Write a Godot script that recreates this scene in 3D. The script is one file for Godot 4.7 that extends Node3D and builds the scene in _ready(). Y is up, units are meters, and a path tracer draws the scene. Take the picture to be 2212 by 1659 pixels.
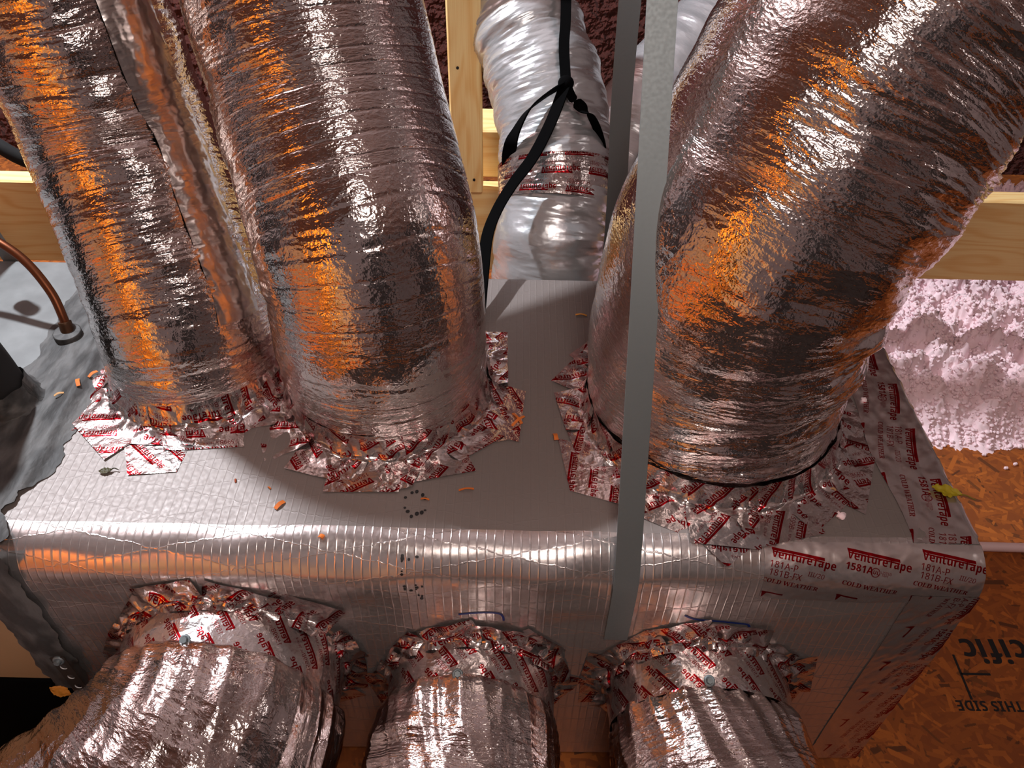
extends Node3D
# Attic: a foil-faced duct box with flexible ducts. Box top is y = 0, front face z = -0.5, metres.

const TOP_FRONT := -0.5
const TOP_BACK := -1.037
const SEAM_X := -0.58
const BOX_RIGHT := 0.537
const BOX_LOW := -0.50
const FLOOR := -0.53

var M := {}
var rng := RandomNumberGenerator.new()

# ------------------------------------------------------------------ set-up
func _ready() -> void:
	rng.seed = 7
	setup_view()
	setup_light()
	make_materials()
	build_room()
	build_plenum()
	build_air_handler()
	build_ducts()
	build_back()
	build_straps()
	build_insulation()
	build_debris()

func setup_view() -> void:
	var cam := Camera3D.new()
	cam.name = "camera"
	cam.position = Vector3(0, 0.75, 0)
	cam.basis = Basis(Vector3.RIGHT, deg_to_rad(-43.5)) * Basis(Vector3.BACK, deg_to_rad(1.2))
	cam.fov = rad_to_deg(2.0 * atan(829.5 / 1720.0))
	cam.near = 0.02
	cam.far = 40.0
	add_child(cam)
	cam.current = true
	var we := WorldEnvironment.new()
	we.name = "environment"
	var e := Environment.new()
	e.background_mode = Environment.BG_COLOR
	e.background_color = Color(0.01, 0.01, 0.012)
	e.tonemap_mode = Environment.TONE_MAPPER_LINEAR
	e.tonemap_exposure = 0.92
	e.sdfgi_enabled = true
	e.ssao_enabled = true
	e.ssil_enabled = true
	we.environment = e
	add_child(we)

func setup_light() -> void:
	# a cool lamp hung high to the left, and a headlamp-like work light above the photographer
	lamp("ceiling_lamp", Vector3(-1.30, 1.86, -1.54), 0.035, Color(0.95, 0.97, 1.0), 9.5, "bare glowing bulb hung below the left roof slope, out of frame", 6.0)
	lamp("work_lamp", Vector3(0.10, 1.18, 0.14), 0.17, Color(1.0, 0.93, 0.89), 0.74, "round frosted work lamp above the camera, out of frame", 4.0)
	lamp("side_lamp", Vector3(1.95, 1.35, -0.25), 0.06, Color(1.0, 0.95, 0.93), 0.10, "small glowing bulb far to the right, out of frame", 4.0)
	add_amber_spot(Vector3(-1.05, 1.15, 0.45), Vector3(-1.70, 0.35, 1.25))

func add_amber_spot(at: Vector3, to: Vector3) -> void:
	# amber spot added out of view, lighting boards so the foil mirrors orange
	var root := thing("added_amber_spot", "added amber spot lamp lighting the unseen wooden boards, out of frame", "lamp", at)
	root.basis = Basis.looking_at(to - at)
	var P := PackedVector3Array()
	var U := PackedVector2Array()
	for j in 12:
		var v := j / 11.0
		for i in 33:
			var a := TAU * (i % 32) / 32
			var rr := 0.02 + 0.05 * sqrt(v)
			P.append(Vector3(cos(a) * rr, sin(a) * rr, 0.06 - 0.08 * v))
			U.append(Vector2(i, j))
	part("shade", grid(P, U, 33, 12, true), plain(Color(0.3, 0.3, 0.3), 0.5, 0.6), root)
	var s := SphereMesh.new()
	s.radius = 0.024
	s.height = 0.048
	var m := StandardMaterial3D.new()
	m.emission_enabled = true
	m.emission = Color(1.0, 0.62, 0.25)
	m.emission_energy_multiplier = 3.0
	part("bulb", s, m, root)
	var l := SpotLight3D.new()
	l.name = "light"
	l.light_color = Color(1.0, 0.76, 0.42)
	l.light_energy = 15.0
	l.light_size = 0.02
	l.spot_angle = 50.0
	l.spot_angle_attenuation = 0.6
	l.spot_range = 12.0
	l.spot_attenuation = 2.0
	l.shadow_enabled = true
	root.add_child(l)

func lamp(called: String, at: Vector3, r: float, c: Color, energy: float, label: String, glow: float) -> void:
	var root := thing(called, label, "lamp", at)
	var s := SphereMesh.new()
	s.radius = r
	s.height = 2 * r
	s.radial_segments = 24
	s.rings = 12
	var m := StandardMaterial3D.new()
	m.albedo_color = Color.WHITE
	m.emission_enabled = true
	m.emission = c
	m.emission_energy_multiplier = glow
	part("bulb", s, m, root)
	var cyl := CylinderMesh.new()
	cyl.top_radius = 0.016
	cyl.bottom_radius = 0.018
	cyl.height = 0.05
	var k := part("socket", cyl, plain(Color(0.1, 0.1, 0.1), 0.5), root)
	k.position = Vector3(0, r + 0.024, 0)
	var w := CylinderMesh.new()
	w.top_radius = 0.004
	w.bottom_radius = 0.004
	w.height = 0.5
	var wire := part("cord", w, plain(Color(0.05, 0.05, 0.05), 0.6), root)
	wire.position = Vector3(0, r + 0.29, 0)
	var l := OmniLight3D.new()
	l.name = "light"
	l.light_color = c
	l.light_energy = energy
	l.light_size = r
	l.omni_range = 12.0
	l.omni_attenuation = 2.0
	l.shadow_enabled = true
	root.add_child(l)

# ------------------------------------------------------------------ node helpers
func part(called: String, mesh: Mesh, mat: Material, parent: Node) -> MeshInstance3D:
	var o := MeshInstance3D.new()
	o.name = called
	o.mesh = mesh
	o.material_override = mat
	if mesh is ArrayMesh or mesh is PrimitiveMesh:
		o.material_override = null
		for i in mesh.get_surface_count():
			o.set_surface_override_material(i, mat)
	parent.add_child(o, true)
	return o

func numbered(called: String) -> String:
	var n := called
	var k := 0
	while has_node(NodePath(n)):
		k += 1
		n = "%s_%03d" % [called, k]
	return n

func thing(called: String, label: String, category: String, at := Vector3.ZERO, group := "") -> Node3D:
	var o := Node3D.new()
	o.name = numbered(called)
	add_child(o)
	o.position = at
	tag(o, label, category, group)
	return o

func tag(o: Node, label: String, category := "", group := "", kind := "") -> void:
	if label: o.set_meta("label", label)
	if category: o.set_meta("category", category)
	if group: o.set_meta("group", group)
	if kind: o.set_meta("kind", kind)

func single(called: String, mesh: Mesh, mat: Material, label: String, category: String, group := "", kind := "") -> MeshInstance3D:
	var o := part(numbered(called), mesh, mat, self)
	tag(o, label, category, group, kind)
	return o

func plain(c: Color, rough: float, metal := 0.0) -> StandardMaterial3D:
	var m := StandardMaterial3D.new()
	m.albedo_color = c
	m.roughness = rough
	m.metallic = metal
	return m

func nz(freq: float, sd: int, type := FastNoiseLite.TYPE_SIMPLEX_SMOOTH, fractal := FastNoiseLite.FRACTAL_NONE, oct := 1) -> FastNoiseLite:
	var n := FastNoiseLite.new()
	n.noise_type = type
	n.seed = sd
	n.frequency = freq
	n.fractal_type = fractal
	n.fractal_octaves = oct
	return n

func cell(freq: float, sd: int, ret := FastNoiseLite.RETURN_DISTANCE) -> FastNoiseLite:
	var n := nz(freq, sd, FastNoiseLite.TYPE_CELLULAR)
	n.cellular_return_type = ret
	n.cellular_distance_function = FastNoiseLite.DISTANCE_EUCLIDEAN
	n.cellular_jitter = 1.0
	return n

# ------------------------------------------------------------------ mesh helpers
# a grid of nv rows of nu points each; normals from the grid; wrap closes u (last column repeats the first)
func grid(P: PackedVector3Array, U: PackedVector2Array, nu: int, nv: int, wrap := false, flip := false) -> ArrayMesh:
	var N := PackedVector3Array()
	N.resize(nu * nv)
	var sg := -1.0 if flip else 1.0
	for j in nv:
		var j0 := (j - 1 if j > 0 else 0) * nu
		var j1 := (j + 1 if j < nv - 1 else j) * nu
		var jj := j * nu
		for i in nu:
			var i0 := i - 1
			var i1 := i + 1
			if i == 0: i0 = nu - 2 if wrap else 0
			if i == nu - 1: i1 = 1 if wrap else i
			N[jj + i] = ((P[jj + i1] - P[jj + i0]).cross(P[j1 + i] - P[j0 + i]) * sg).normalized()
	var I := PackedInt32Array()
	I.resize((nu - 1) * (nv - 1) * 6)
	var k := 0
	for j in nv - 1:
		for i in nu - 1:
			var a := j * nu + i
			var b := a + 1
			var c := a + nu
			if flip:
				I[k] = a; I[k + 1] = b; I[k + 2] = c
				I[k + 3] = b; I[k + 4] = c + 1; I[k + 5] = c
			else:
				I[k] = a; I[k + 1] = c; I[k + 2] = b
				I[k + 3] = b; I[k + 4] = c; I[k + 5] = c + 1
			k += 6
	var A := []
	A.resize(Mesh.ARRAY_MAX)
	A[Mesh.ARRAY_VERTEX] = P
	A[Mesh.ARRAY_NORMAL] = N
	A[Mesh.ARRAY_TEX_UV] = U
	A[Mesh.ARRAY_INDEX] = I
	var m := ArrayMesh.new()
	m.add_surface_from_arrays(Mesh.PRIMITIVE_TRIANGLES, A)
	return m

func catmull(pts: Array, t: float) -> Vector3:
	var n := pts.size()
	var f := clampf(t, 0.0, 1.0) * (n - 1)
	var i := mini(int(f), n - 2)
	var u := f - i
	var p1: Vector3 = pts[i]
	var p2: Vector3 = pts[i + 1]
	var p0: Vector3 = pts[i - 1] if i > 0 else p1 * 2.0 - p2
	var p3: Vector3 = pts[i + 2] if i + 2 < n else p2 * 2.0 - p1
	return p1.cubic_interpolate(p2, p0, p3, u)

# evenly spaced points along a smooth line through pts
func even(pts: Array, n: int) -> PackedVector3Array:
	var fine := PackedVector3Array()
	var acc := PackedFloat32Array()
	var total := 0.0
	for i in 401:
		var p := catmull(pts, i / 400.0)
		if i: total += p.distance_to(fine[i - 1])
		fine.append(p)
		acc.append(total)
	var out := PackedVector3Array()
	var k := 0
	for j in n:
		var want := total * j / (n - 1)
		while k < 399 and acc[k + 1] < want: k += 1
		var span := acc[k + 1] - acc[k]
		out.append(fine[k].lerp(fine[k + 1], clampf((want - acc[k]) / maxf(span, 1e-9), 0, 1)))
	return out

# plain round tube along pts, closed ends by shrinking caps
func tube(pts: Array, r: float, nu := 20, nv := 40, caps := true) -> ArrayMesh:
	var L := even(pts, nv)
	var P := PackedVector3Array()
	var U := PackedVector2Array()
	var t := (L[1] - L[0]).normalized()
	var up := Vector3.UP if absf(t.y) < 0.9 else Vector3.RIGHT
	var nrm := up.cross(t).normalized()
	var s := 0.0
	var rows := 0
	for j in nv:
		t = (L[mini(j + 1, nv - 1)] - L[maxi(j - 1, 0)]).normalized()
		nrm = (nrm - t * nrm.dot(t)).normalized()
		var b := t.cross(nrm)
		if j: s += L[j].distance_to(L[j - 1])
		var reps := [1.0]
		if caps and j == 0: reps = [0.0, 0.9, 1.0]
		if caps and j == nv - 1: reps = [1.0, 0.9, 0.0]
		for q in reps:
			rows += 1
			for i in nu + 1:
				var a := TAU * (i % nu) / nu
				P.append(L[j] + (nrm * cos(a) + b * sin(a)) * r * maxf(q, 0.001))
				U.append(Vector2(TAU * r * i / nu, s))
	return grid(P, U, nu + 1, rows, true)

# flat ribbon with thickness along pts; wide gives the width direction per point
func ribbon(pts: Array, wide: Array, w: float, th: float, nv := 60) -> ArrayMesh:
	var L := even(pts, nv)
	var P := PackedVector3Array()
	var U := PackedVector2Array()
	var s := 0.0
	var prof := [[-1, -1], [1, -1], [1, 1], [-1, 1]]
	var pts4 := PackedVector2Array()
	for k in 4:
		var a := Vector2(prof[k][0] * w * 0.5, prof[k][1] * th * 0.5)
		var b := Vector2(prof[(k + 1) % 4][0] * w * 0.5, prof[(k + 1) % 4][1] * th * 0.5)
		var d := (b - a).normalized()
		var ch := th * 0.2
		pts4.append(a + d * ch)
		pts4.append(b - d * ch)
	var nu := pts4.size() + 1
	for j in nv:
		var t := (L[mini(j + 1, nv - 1)] - L[maxi(j - 1, 0)]).normalized()
		var wd := catmull(wide, float(j) / (nv - 1))
		wd = (wd - t * wd.dot(t)).normalized()
		var b := t.cross(wd)
		if j: s += L[j].distance_to(L[j - 1])
		for i in nu:
			var q := pts4[i % (nu - 1)]
			P.append(L[j] + wd * q.x + b * q.y)
			U.append(Vector2(q.x + q.y, s))
	# capped by collapsing the end rings
	var P2 := PackedVector3Array()
	var U2 := PackedVector2Array()
	for i in nu: P2.append(L[0]); U2.append(Vector2.ZERO)
	P2.append_array(P); U2.append_array(U)
	for i in nu: P2.append(L[nv - 1]); U2.append(Vector2.ZERO)
	return grid(P2, U2, nu, nv + 2, true)

# box with chamfered edges, UVs in metres along the longest axis
func cbox(size: Vector3, ch := 0.003) -> ArrayMesh:
	var st := SurfaceTool.new()
	st.begin(Mesh.PRIMITIVE_TRIANGLES)
	var h := size * 0.5
	var ax := [Vector3.RIGHT, Vector3.UP, Vector3.BACK]
	for a in 3:
		for sg in [-1.0, 1.0]:
			var n: Vector3 = ax[a] * sg
			var u: Vector3 = ax[(a + 1) % 3]
			var v: Vector3 = ax[(a + 2) % 3]
			var c := n * h[a]
			var uu := u * (h[(a + 1) % 3] - ch)
			var vv := v * (h[(a + 2) % 3] - ch)
			quad(st, c - uu - vv, c + uu - vv, c + uu + vv, c - uu + vv, n)
	for a in 3:
		var u: Vector3 = ax[(a + 1) % 3]
		var v: Vector3 = ax[(a + 2) % 3]
		var w: Vector3 = ax[a] * (h[a] - ch)
		for s1 in [-1.0, 1.0]:
			for s2 in [-1.0, 1.0]:
				var p: Vector3 = u * s1 * h[(a + 1) % 3] + v * s2 * (h[(a + 2) % 3] - ch)
				var q: Vector3 = u * s1 * (h[(a + 1) % 3] - ch) + v * s2 * h[(a + 2) % 3]
				quad(st, p - w, p + w, q + w, q - w, (u * s1 + v * s2).normalized())
	for s1 in [-1.0, 1.0]:
		for s2 in [-1.0, 1.0]:
			for s3 in [-1.0, 1.0]:
				var sv := Vector3(s1, s2, s3)
				var k := (h - Vector3.ONE * ch)
				tri(st, Vector3(h.x, k.y, k.z) * sv, Vector3(k.x, h.y, k.z) * sv, Vector3(k.x, k.y, h.z) * sv, sv.normalized())
	return st.commit()

func box_uv(p: Vector3, n: Vector3) -> Vector2:
	var a := n.abs()
	if a.y >= a.x and a.y >= a.z: return Vector2(p.x, p.z)
	if a.x >= a.z: return Vector2(p.z, p.y)
	return Vector2(p.x, p.y)

func tri(st: SurfaceTool, a: Vector3, b: Vector3, c: Vector3, n: Vector3) -> void:
	var order := [a, b, c] if (b - a).cross(c - a).dot(n) < 0 else [a, c, b]
	for p in order:
		st.set_normal(n)
		st.set_uv(box_uv(p, n))
		st.add_vertex(p)

func quad(st: SurfaceTool, a: Vector3, b: Vector3, c: Vector3, d: Vector3, n: Vector3) -> void:
	tri(st, a, b, c, n)
	tri(st, a, c, d, n)

# ------------------------------------------------------------------ textures
func noise_bytes(n: FastNoiseLite, w: int, h: int) -> PackedByteArray:
	var im := n.get_seamless_image(w, h, false, false, 0.12, true)
	im.convert(Image.FORMAT_L8)
	return im.get_data()

func tex(im: Image) -> ImageTexture:
	return ImageTexture.create_from_image(im)

# crumpled foil relief, w x h pixels; stretch squeezes the wrinkles along v
func crumple(w: int, h: int, freq: float, stretch: float, sd: int) -> Image:
	var iw := int(w / stretch)
	var a := nz(freq, sd, FastNoiseLite.TYPE_SIMPLEX_SMOOTH, FastNoiseLite.FRACTAL_RIDGED, 3)
	var ai := a.get_seamless_image(iw, h, false, false, 0.15, true)
	ai.resize(w, h, Image.INTERPOLATE_CUBIC)
	ai.convert(Image.FORMAT_L8)
	var b := cell(freq * 1.3, sd + 5)
	var bi := b.get_seamless_image(int(w / sqrt(stretch)), h, false, false, 0.15, true)
	bi.resize(w, h, Image.INTERPOLATE_CUBIC)
	bi.convert(Image.FORMAT_L8)
	var c := noise_bytes(cell(freq * 2.7, sd + 9), w, h)
	var A := ai.get_data()
	var B := bi.get_data()
	var F := PackedFloat32Array()
	F.resize(w * h)
	for i in w * h:
		F[i] = (A[i] * 0.5 + B[i] * 0.35 + c[i] * 0.15) / 255.0
	return Image.create_from_data(w, h, false, Image.FORMAT_RF, F.to_byte_array())

func stamp(im: Image, text: String, bold: bool, x: float, y: float, hgt: float, ang: float, col: Color, squeeze := 1.0, serif := false) -> void:
	var t := TextMesh.new()
	var f := SystemFont.new()
	f.font_names = PackedStringArray(["Droid Serif" if serif else "Droid Sans"])
	f.font_weight = 700 if bold else 400
	t.font = f
	t.font_size = 64
	t.pixel_size = 1.0
	t.depth = 0.0
	t.curve_step = 1.0
	t.text = text
	var A := t.get_mesh_arrays()
	var V: PackedVector3Array = A[Mesh.ARRAY_VERTEX]
	var I: PackedInt32Array = A[Mesh.ARRAY_INDEX] if A[Mesh.ARRAY_INDEX] != null else PackedInt32Array(range(V.size()))
	var bb := t.get_aabb()
	var k := hgt / 46.0
	var ca := cos(ang)
	var sa := sin(ang)
	var Q := PackedVector2Array()
	for v in V:
		var px := (v.x - bb.position.x) * k * squeeze
		var py := -(v.y - bb.position.y) * k
		Q.append(Vector2(x + px * ca - py * sa, y + px * sa + py * ca))
	for i in range(0, I.size(), 3):
		fill_tri(im, Q[I[i]], Q[I[i + 1]], Q[I[i + 2]], col)

func fill_tri(im: Image, a: Vector2, b: Vector2, c: Vector2, col: Color) -> void:
	var w := im.get_width()
	var h := im.get_height()
	var ar := (b - a).cross(c - a)
	if absf(ar) < 1e-6: return
	for y in range(floori(minf(a.y, minf(b.y, c.y))), ceili(maxf(a.y, maxf(b.y, c.y))) + 1):
		for x in range(floori(minf(a.x, minf(b.x, c.x))), ceili(maxf(a.x, maxf(b.x, c.x))) + 1):
			var p := Vector2(x + 0.5, y + 0.5)
			var w0 := (b - p).cross(c - p) / ar
			var w1 := (c - p).cross(a - p) / ar
			if w0 >= -0.02 and w1 >= -0.02 and w0 + w1 <= 1.02:
				im.set_pixel(posmod(x, w), posmod(y, h), col)

func fill_quad(im: Image, x: float, y: float, w: float, h: float, ang: float, col: Color) -> void:
	var u := Vector2(cos(ang), sin(ang))
	var v := Vector2(-u.y, u.x)
	var a := Vector2(x, y)
	fill_tri(im, a, a + u * w, a + u * w + v * h, col)
	fill_tri(im, a, a + u * w + v * h, a + v * h, col)

const INK := Color(0.60, 0.05, 0.09)
const BARE := Color(0.86, 0.83, 0.82)

# the small print on the narrow foil tape, one tile is 0.16 m x 0.08 m
func narrow_tape_print() -> Image:
	var im := Image.create(1024, 512, false, Image.FORMAT_RGB8)
	im.fill(BARE)
	for r in 3:
		for c in 2:
			var x := 20.0 + c * 512 + r * 250.0
			var y := 30.0 + r * 171
			var w := 330.0
			fill_quad(im, x, y, w, 17, 0, INK)
			fill_quad(im, x + 8, y + 22, w - 8, 6, 0, INK)
			stamp(im, "VentureTape", true, x + 2, y + 82, 52, 0, INK, 0.92)
			stamp(im, "1599B", false, x + 10, y + 122, 36, 0, INK)
			stamp(im, "UL 181A-P", false, x + 150, y + 116, 20, 0, INK)
	return im

# the wide print, one tile is 0.17 m x 0.085 m
func wide_tape_print() -> Image:
	var im := Image.create(1024, 512, false, Image.FORMAT_RGB8)
	im.fill(BARE)
	var a := deg_to_rad(12.0)
	for c in 2:
		var x := 60.0 + c * 512
		var y := 60.0
		var at := func(u: float, v: float) -> Vector2: return Vector2(x + u * cos(a) - v * sin(a), y + u * sin(a) + v * cos(a))
		fill_quad(im, x, y, 352, 20, a, INK)
		var q: Vector2 = at.call(6.0, 24.0)
		fill_quad(im, q.x, q.y, 348, 9, a, INK)
		q = at.call(0.0, 88.0)
		stamp(im, "VentureTape", true, q.x, q.y, 56, a, INK, 0.92)
		if c == 0:
			q = at.call(0.0, 138.0)
			stamp(im, "181A-P", false, q.x, q.y, 46, a, INK)
			q = at.call(8.0, 196.0)
			stamp(im, "181B-FX", false, q.x, q.y, 46, a, INK)
			q = at.call(270.0, 150.0)
			stamp(im, "III/20", false, q.x, q.y, 34, a, INK)
		else:
			q = at.call(0.0, 142.0)
			stamp(im, "1581A", true, q.x, q.y, 48, a, INK)
			q = at.call(190.0, 136.0)
			stamp(im, "UL", true, q.x, q.y, 26, a, INK)
			for k in 28:
				var th := TAU * k / 28
				q = at.call(206.0 + cos(th) * 26, 124.0 + sin(th) * 26)
				fill_quad(im, q.x, q.y, 7, 5, th, INK)
			q = at.call(244.0, 122.0)
			stamp(im, "LISTED", false, q.x, q.y, 18, a, INK)
			q = at.call(252.0, 140.0)
			stamp(im, "TAPE", false, q.x, q.y, 15, a, INK)
		q = at.call(-20.0 + c * 30, 258.0)
		stamp(im, "COLD WEATHER", true, q.x, q.y, 34, a, INK, 1.0, true)
		q = at.call(20.0, 352.0)
		fill_quad(im, q.x, q.y, 150, 14, a, INK)
		fill_tri(im, q, at.call(60.0, 352.0), at.call(40.0, 420.0), INK)
	return im

# the scrim of the facing: close straight threads and long shallow diagonals, one tile is 0.2 m square
func scrim(w: int) -> Image:
	var F := PackedFloat32Array()
	F.resize(w * w)
	var n := noise_bytes(nz(0.012, 4, FastNoiseLite.TYPE_SIMPLEX_SMOOTH, FastNoiseLite.FRACTAL_FBM, 3), w, w)
	for y in w:
		for x in w:
			var u := 20.0 * x / w
			var wob := n[y * w + x] / 255.0
			var d := absf(fposmod(u + wob * 0.08, 1.0) - 0.5) * 10.0
			var v := exp(-d * d / 0.55)
			var e := absf(fposmod(5.0 * y / w + 1.0 * x / w + wob * 0.1, 1.0) - 0.5) * 40.0
			v = maxf(v, exp(-e * e / 0.4) * 0.9)
			e = absf(fposmod(5.0 * y / w - 1.0 * x / w + wob * 0.1, 1.0) - 0.5) * 40.0
			v = maxf(v, exp(-e * e / 0.4) * 0.9)
			F[y * w + x] = v * 0.5
	return Image.create_from_data(w, w, false, Image.FORMAT_RF, F.to_byte_array())

func osb(w: int) -> Image:
	var im := Image.create(w, w, false, Image.FORMAT_RGB8)
	im.fill(Color(0.52, 0.34, 0.18))
	var r := RandomNumberGenerator.new()
	r.seed = 21
	for i in 5200:
		var c := Color(0.54, 0.36, 0.18).lerp(Color(0.70, 0.49, 0.26), r.randf() ** 1.5)
		if r.randf() < 0.08: c = c.darkened(0.35)
		fill_quad(im, r.randf() * w, r.randf() * w, r.randf_range(18, 60) * w / 1024.0, r.randf_range(3, 11) * w / 1024.0, r.randfn(0.3, 0.9), c)
	return im

func wood(w: int, h: int, sd: int) -> Image:
	var im := Image.create(w, h, false, Image.FORMAT_RGB8)
	var warp := nz(0.004, sd, FastNoiseLite.TYPE_SIMPLEX_SMOOTH, FastNoiseLite.FRACTAL_FBM, 2)
	var fine := nz(0.05, sd + 1)
	var dark := Color(0.92, 0.72, 0.44)
	var pale := Color(0.98, 0.88, 0.64)
	var kx := w * 0.63
	var ky := h * 0.55
	for y in h:
		for x in w:
			var g := y + warp.get_noise_2d(x * 0.5, y * 2.0) * 60.0
			var dd := Vector2((x - kx) * 0.35, y - ky)
			g += 26.0 * exp(-dd.length_squared() / 900.0) * signf(dd.y)
			var ring := pow(0.5 + 0.5 * sin(g * 0.16), 3.0)
			var v := clampf(0.75 - ring * 0.5 + fine.get_noise_2d(x * 0.15, y * 6.0) * 0.18, 0, 1)
			var c := dark.lerp(pale, v)
			var kd := Vector2((x - kx), (y - ky) * 1.5).length()
			if kd < 13.0: c = Color(0.38, 0.20, 0.09).lerp(c, kd / 16.0)
			im.set_pixel(x, y, c)
	return im

func blotch(w: int, freq: float, lo: float, hi: float, sd: int, gain := 1.0) -> Image:
	var n := noise_bytes(nz(freq, sd, FastNoiseLite.TYPE_SIMPLEX_SMOOTH, FastNoiseLite.FRACTAL_FBM, 4), w, w)
	var im := Image.create(w, w, false, Image.FORMAT_L8)
	for i in w * w:
		var v := clampf((n[i] / 255.0 - 0.5) * gain + 0.5, 0, 1)
		im.set_pixel(i % w, i / w, Color(1, 1, 1) * lerpf(lo, hi, v))
	return im

func make_materials() -> void:
	var fine := tex(crumple(1024, 1024, 0.016, 3.0, 3))
	var m := plain(Color(0.90, 0.865, 0.855), 0.09, 1.0)
	m.heightmap_enabled = true
	m.heightmap_texture = fine
	m.heightmap_scale = 0.085
	m.uv1_scale = Vector3(9.0, 9.0, 1)
	M.foil = m
	m = plain(Color(0.86, 0.83, 0.82), 0.20, 1.0)
	m.heightmap_enabled = true
	m.heightmap_texture = tex(crumple(512, 512, 0.02, 4.0, 13))
	m.heightmap_scale = 0.09
	m.uv1_scale = Vector3(5.0, 5.0, 1)
	M.foil_soft = m
	# the grey pressure tape over the first duct's seam
	M.tape_grey = plain(Color(0.68, 0.68, 0.69), 0.30, 1.0)
	m = M.foil_soft.duplicate()
	m.albedo_color = Color(0.84, 0.85, 0.86)
	m.metallic = 0.7
	m.roughness = 0.24
	M.pale = m
	# facing
	m = plain(Color(0.84, 0.81, 0.80), 0.33, 0.85)
	m.heightmap_enabled = true
	m.heightmap_texture = tex(scrim(1024))
	m.heightmap_scale = 0.05
	m.uv1_scale = Vector3(5, 5, 1)
	m.roughness = 1.0
	m.roughness_texture = tex(blotch(512, 0.05, 0.17, 0.26, 31, 1.4))
	M.facing = m
	m = m.duplicate()              # the top has a film of attic dust
	m.albedo_color = Color(0.47, 0.435, 0.42)
	m.metallic = 0.25
	m.heightmap_scale = 0.03
	m.roughness_texture = tex(blotch(512, 0.05, 0.46, 0.58, 33, 1.4))
	M.facing_dusty = m
	m = plain(Color.WHITE, 0.17, 0.95)
	m.albedo_texture = tex(narrow_tape_print())
	m.heightmap_enabled = true
	m.heightmap_texture = tex(crumple(512, 256, 0.018, 1.0, 23))
	m.heightmap_scale = 0.09
	m.uv1_scale = Vector3(1 / 0.16, 1 / 0.08, 1)
	M.tape = m
	m = plain(Color.WHITE, 0.26, 0.92)
	m.albedo_texture = tex(wide_tape_print())
	m.heightmap_enabled = true
	m.heightmap_texture = tex(crumple(512, 256, 0.006, 1.0, 43))
	m.heightmap_scale = 0.05
	m.uv1_scale = Vector3(1 / 0.17, 1 / 0.085, 1)
	M.tape_wide = m
	m = plain(Color.WHITE, 0.75)
	m.albedo_texture = tex(osb(1024))
	m.uv1_scale = Vector3(1 / 0.9, 1 / 0.9, 1)
	m.albedo_color = Color(0.97, 0.77, 0.52)
	M.osb = m
	m = plain(Color.WHITE, 0.55)
	m.albedo_texture = tex(wood(1024, 256, 61))
	m.uv1_scale = Vector3(1 / 0.8, 1 / 0.2, 1)
	M.wood = m
	m = plain(Color.WHITE, 0.55)
	var wt := wood(1024, 256, 77)
	wt.rotate_90(CLOCKWISE)
	m.albedo_texture = tex(wt)
	m.uv1_scale = Vector3(1 / 0.2, 1 / 0.8, 1)
	M.wood_up = m
	m = plain(Color(0.96, 0.86, 0.88), 1.0)
	m.rim_enabled = true
	m.rim = 0.3
	M.pink = m
	m = plain(Color(0.52, 0.455, 0.44), 1.0)
	m.heightmap_enabled = true
	m.heightmap_texture = tex(blotch(512, 0.03, 0.0, 1.0, 71, 1.6))
	m.heightmap_scale = 3.0
	m.uv1_scale = Vector3(1.4, 1.4, 1)
	M.batt = m
	m = m.duplicate()
	m.albedo_color = Color(0.30, 0.13, 0.10)  # dark red paints in the dim warm light on pink insulation
	M.batt_painted_dim = m
	m = M.osb.duplicate()
	m.albedo_color = Color(1.0, 0.92, 0.45)
	M.added_boards = m
	m = M.osb.duplicate()
	m.albedo_color = Color(0.7, 0.5, 0.36)
	M.rafter = m
	m = plain(Color(0.44, 0.475, 0.485), 0.48, 0.5)
	m.roughness = 1.0
	m.roughness_texture = tex(blotch(256, 0.10, 0.47, 0.56, 81, 1.5))
	m.uv1_scale = Vector3(8, 8, 1)
	M.zinc = m
	m = plain(Color(0.43, 0.44, 0.44), 0.5, 0.1)
	m.albedo_texture = tex(blotch(512, 0.012, 0.86, 1.0, 91, 1.6))
	m.uv1_scale = Vector3(2.5, 2.5, 1)
	M.cabinet = m
	m = plain(Color(0.29, 0.285, 0.28), 0.65)
	m.albedo_texture = tex(blotch(512, 0.014, 0.62, 1.0, 95, 3.0))
	m.heightmap_enabled = true
	m.heightmap_texture = tex(blotch(512, 0.03, 0.0, 1.0, 97, 2.0))
	m.heightmap_scale = 0.05
	m.uv1_scale = Vector3(4, 4, 1)
	M.mastic = m
	M.black = plain(Color(0.02, 0.02, 0.022), 0.95)
	M.black.metallic_specular = 0.15
	M.rubber = plain(Color(0.035, 0.037, 0.045), 0.85)
	M.copper = plain(Color(0.42, 0.24, 0.15), 0.38, 0.85)
	M.ink = plain(Color(0.05, 0.05, 0.06), 0.5)
	M.blue = plain(Color(0.07, 0.16, 0.42), 0.4)

# ------------------------------------------------------------------ room
func slab(called: String, pos: Vector3, size: Vector3, mat: Material, turn := Vector3.ZERO) -> MeshInstance3D:
	var o := part(numbered(called), cbox(size, 0.002), mat, self)
	o.position = pos
	o.rotation = turn
	o.set_meta("kind", "structure")
	return o

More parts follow.
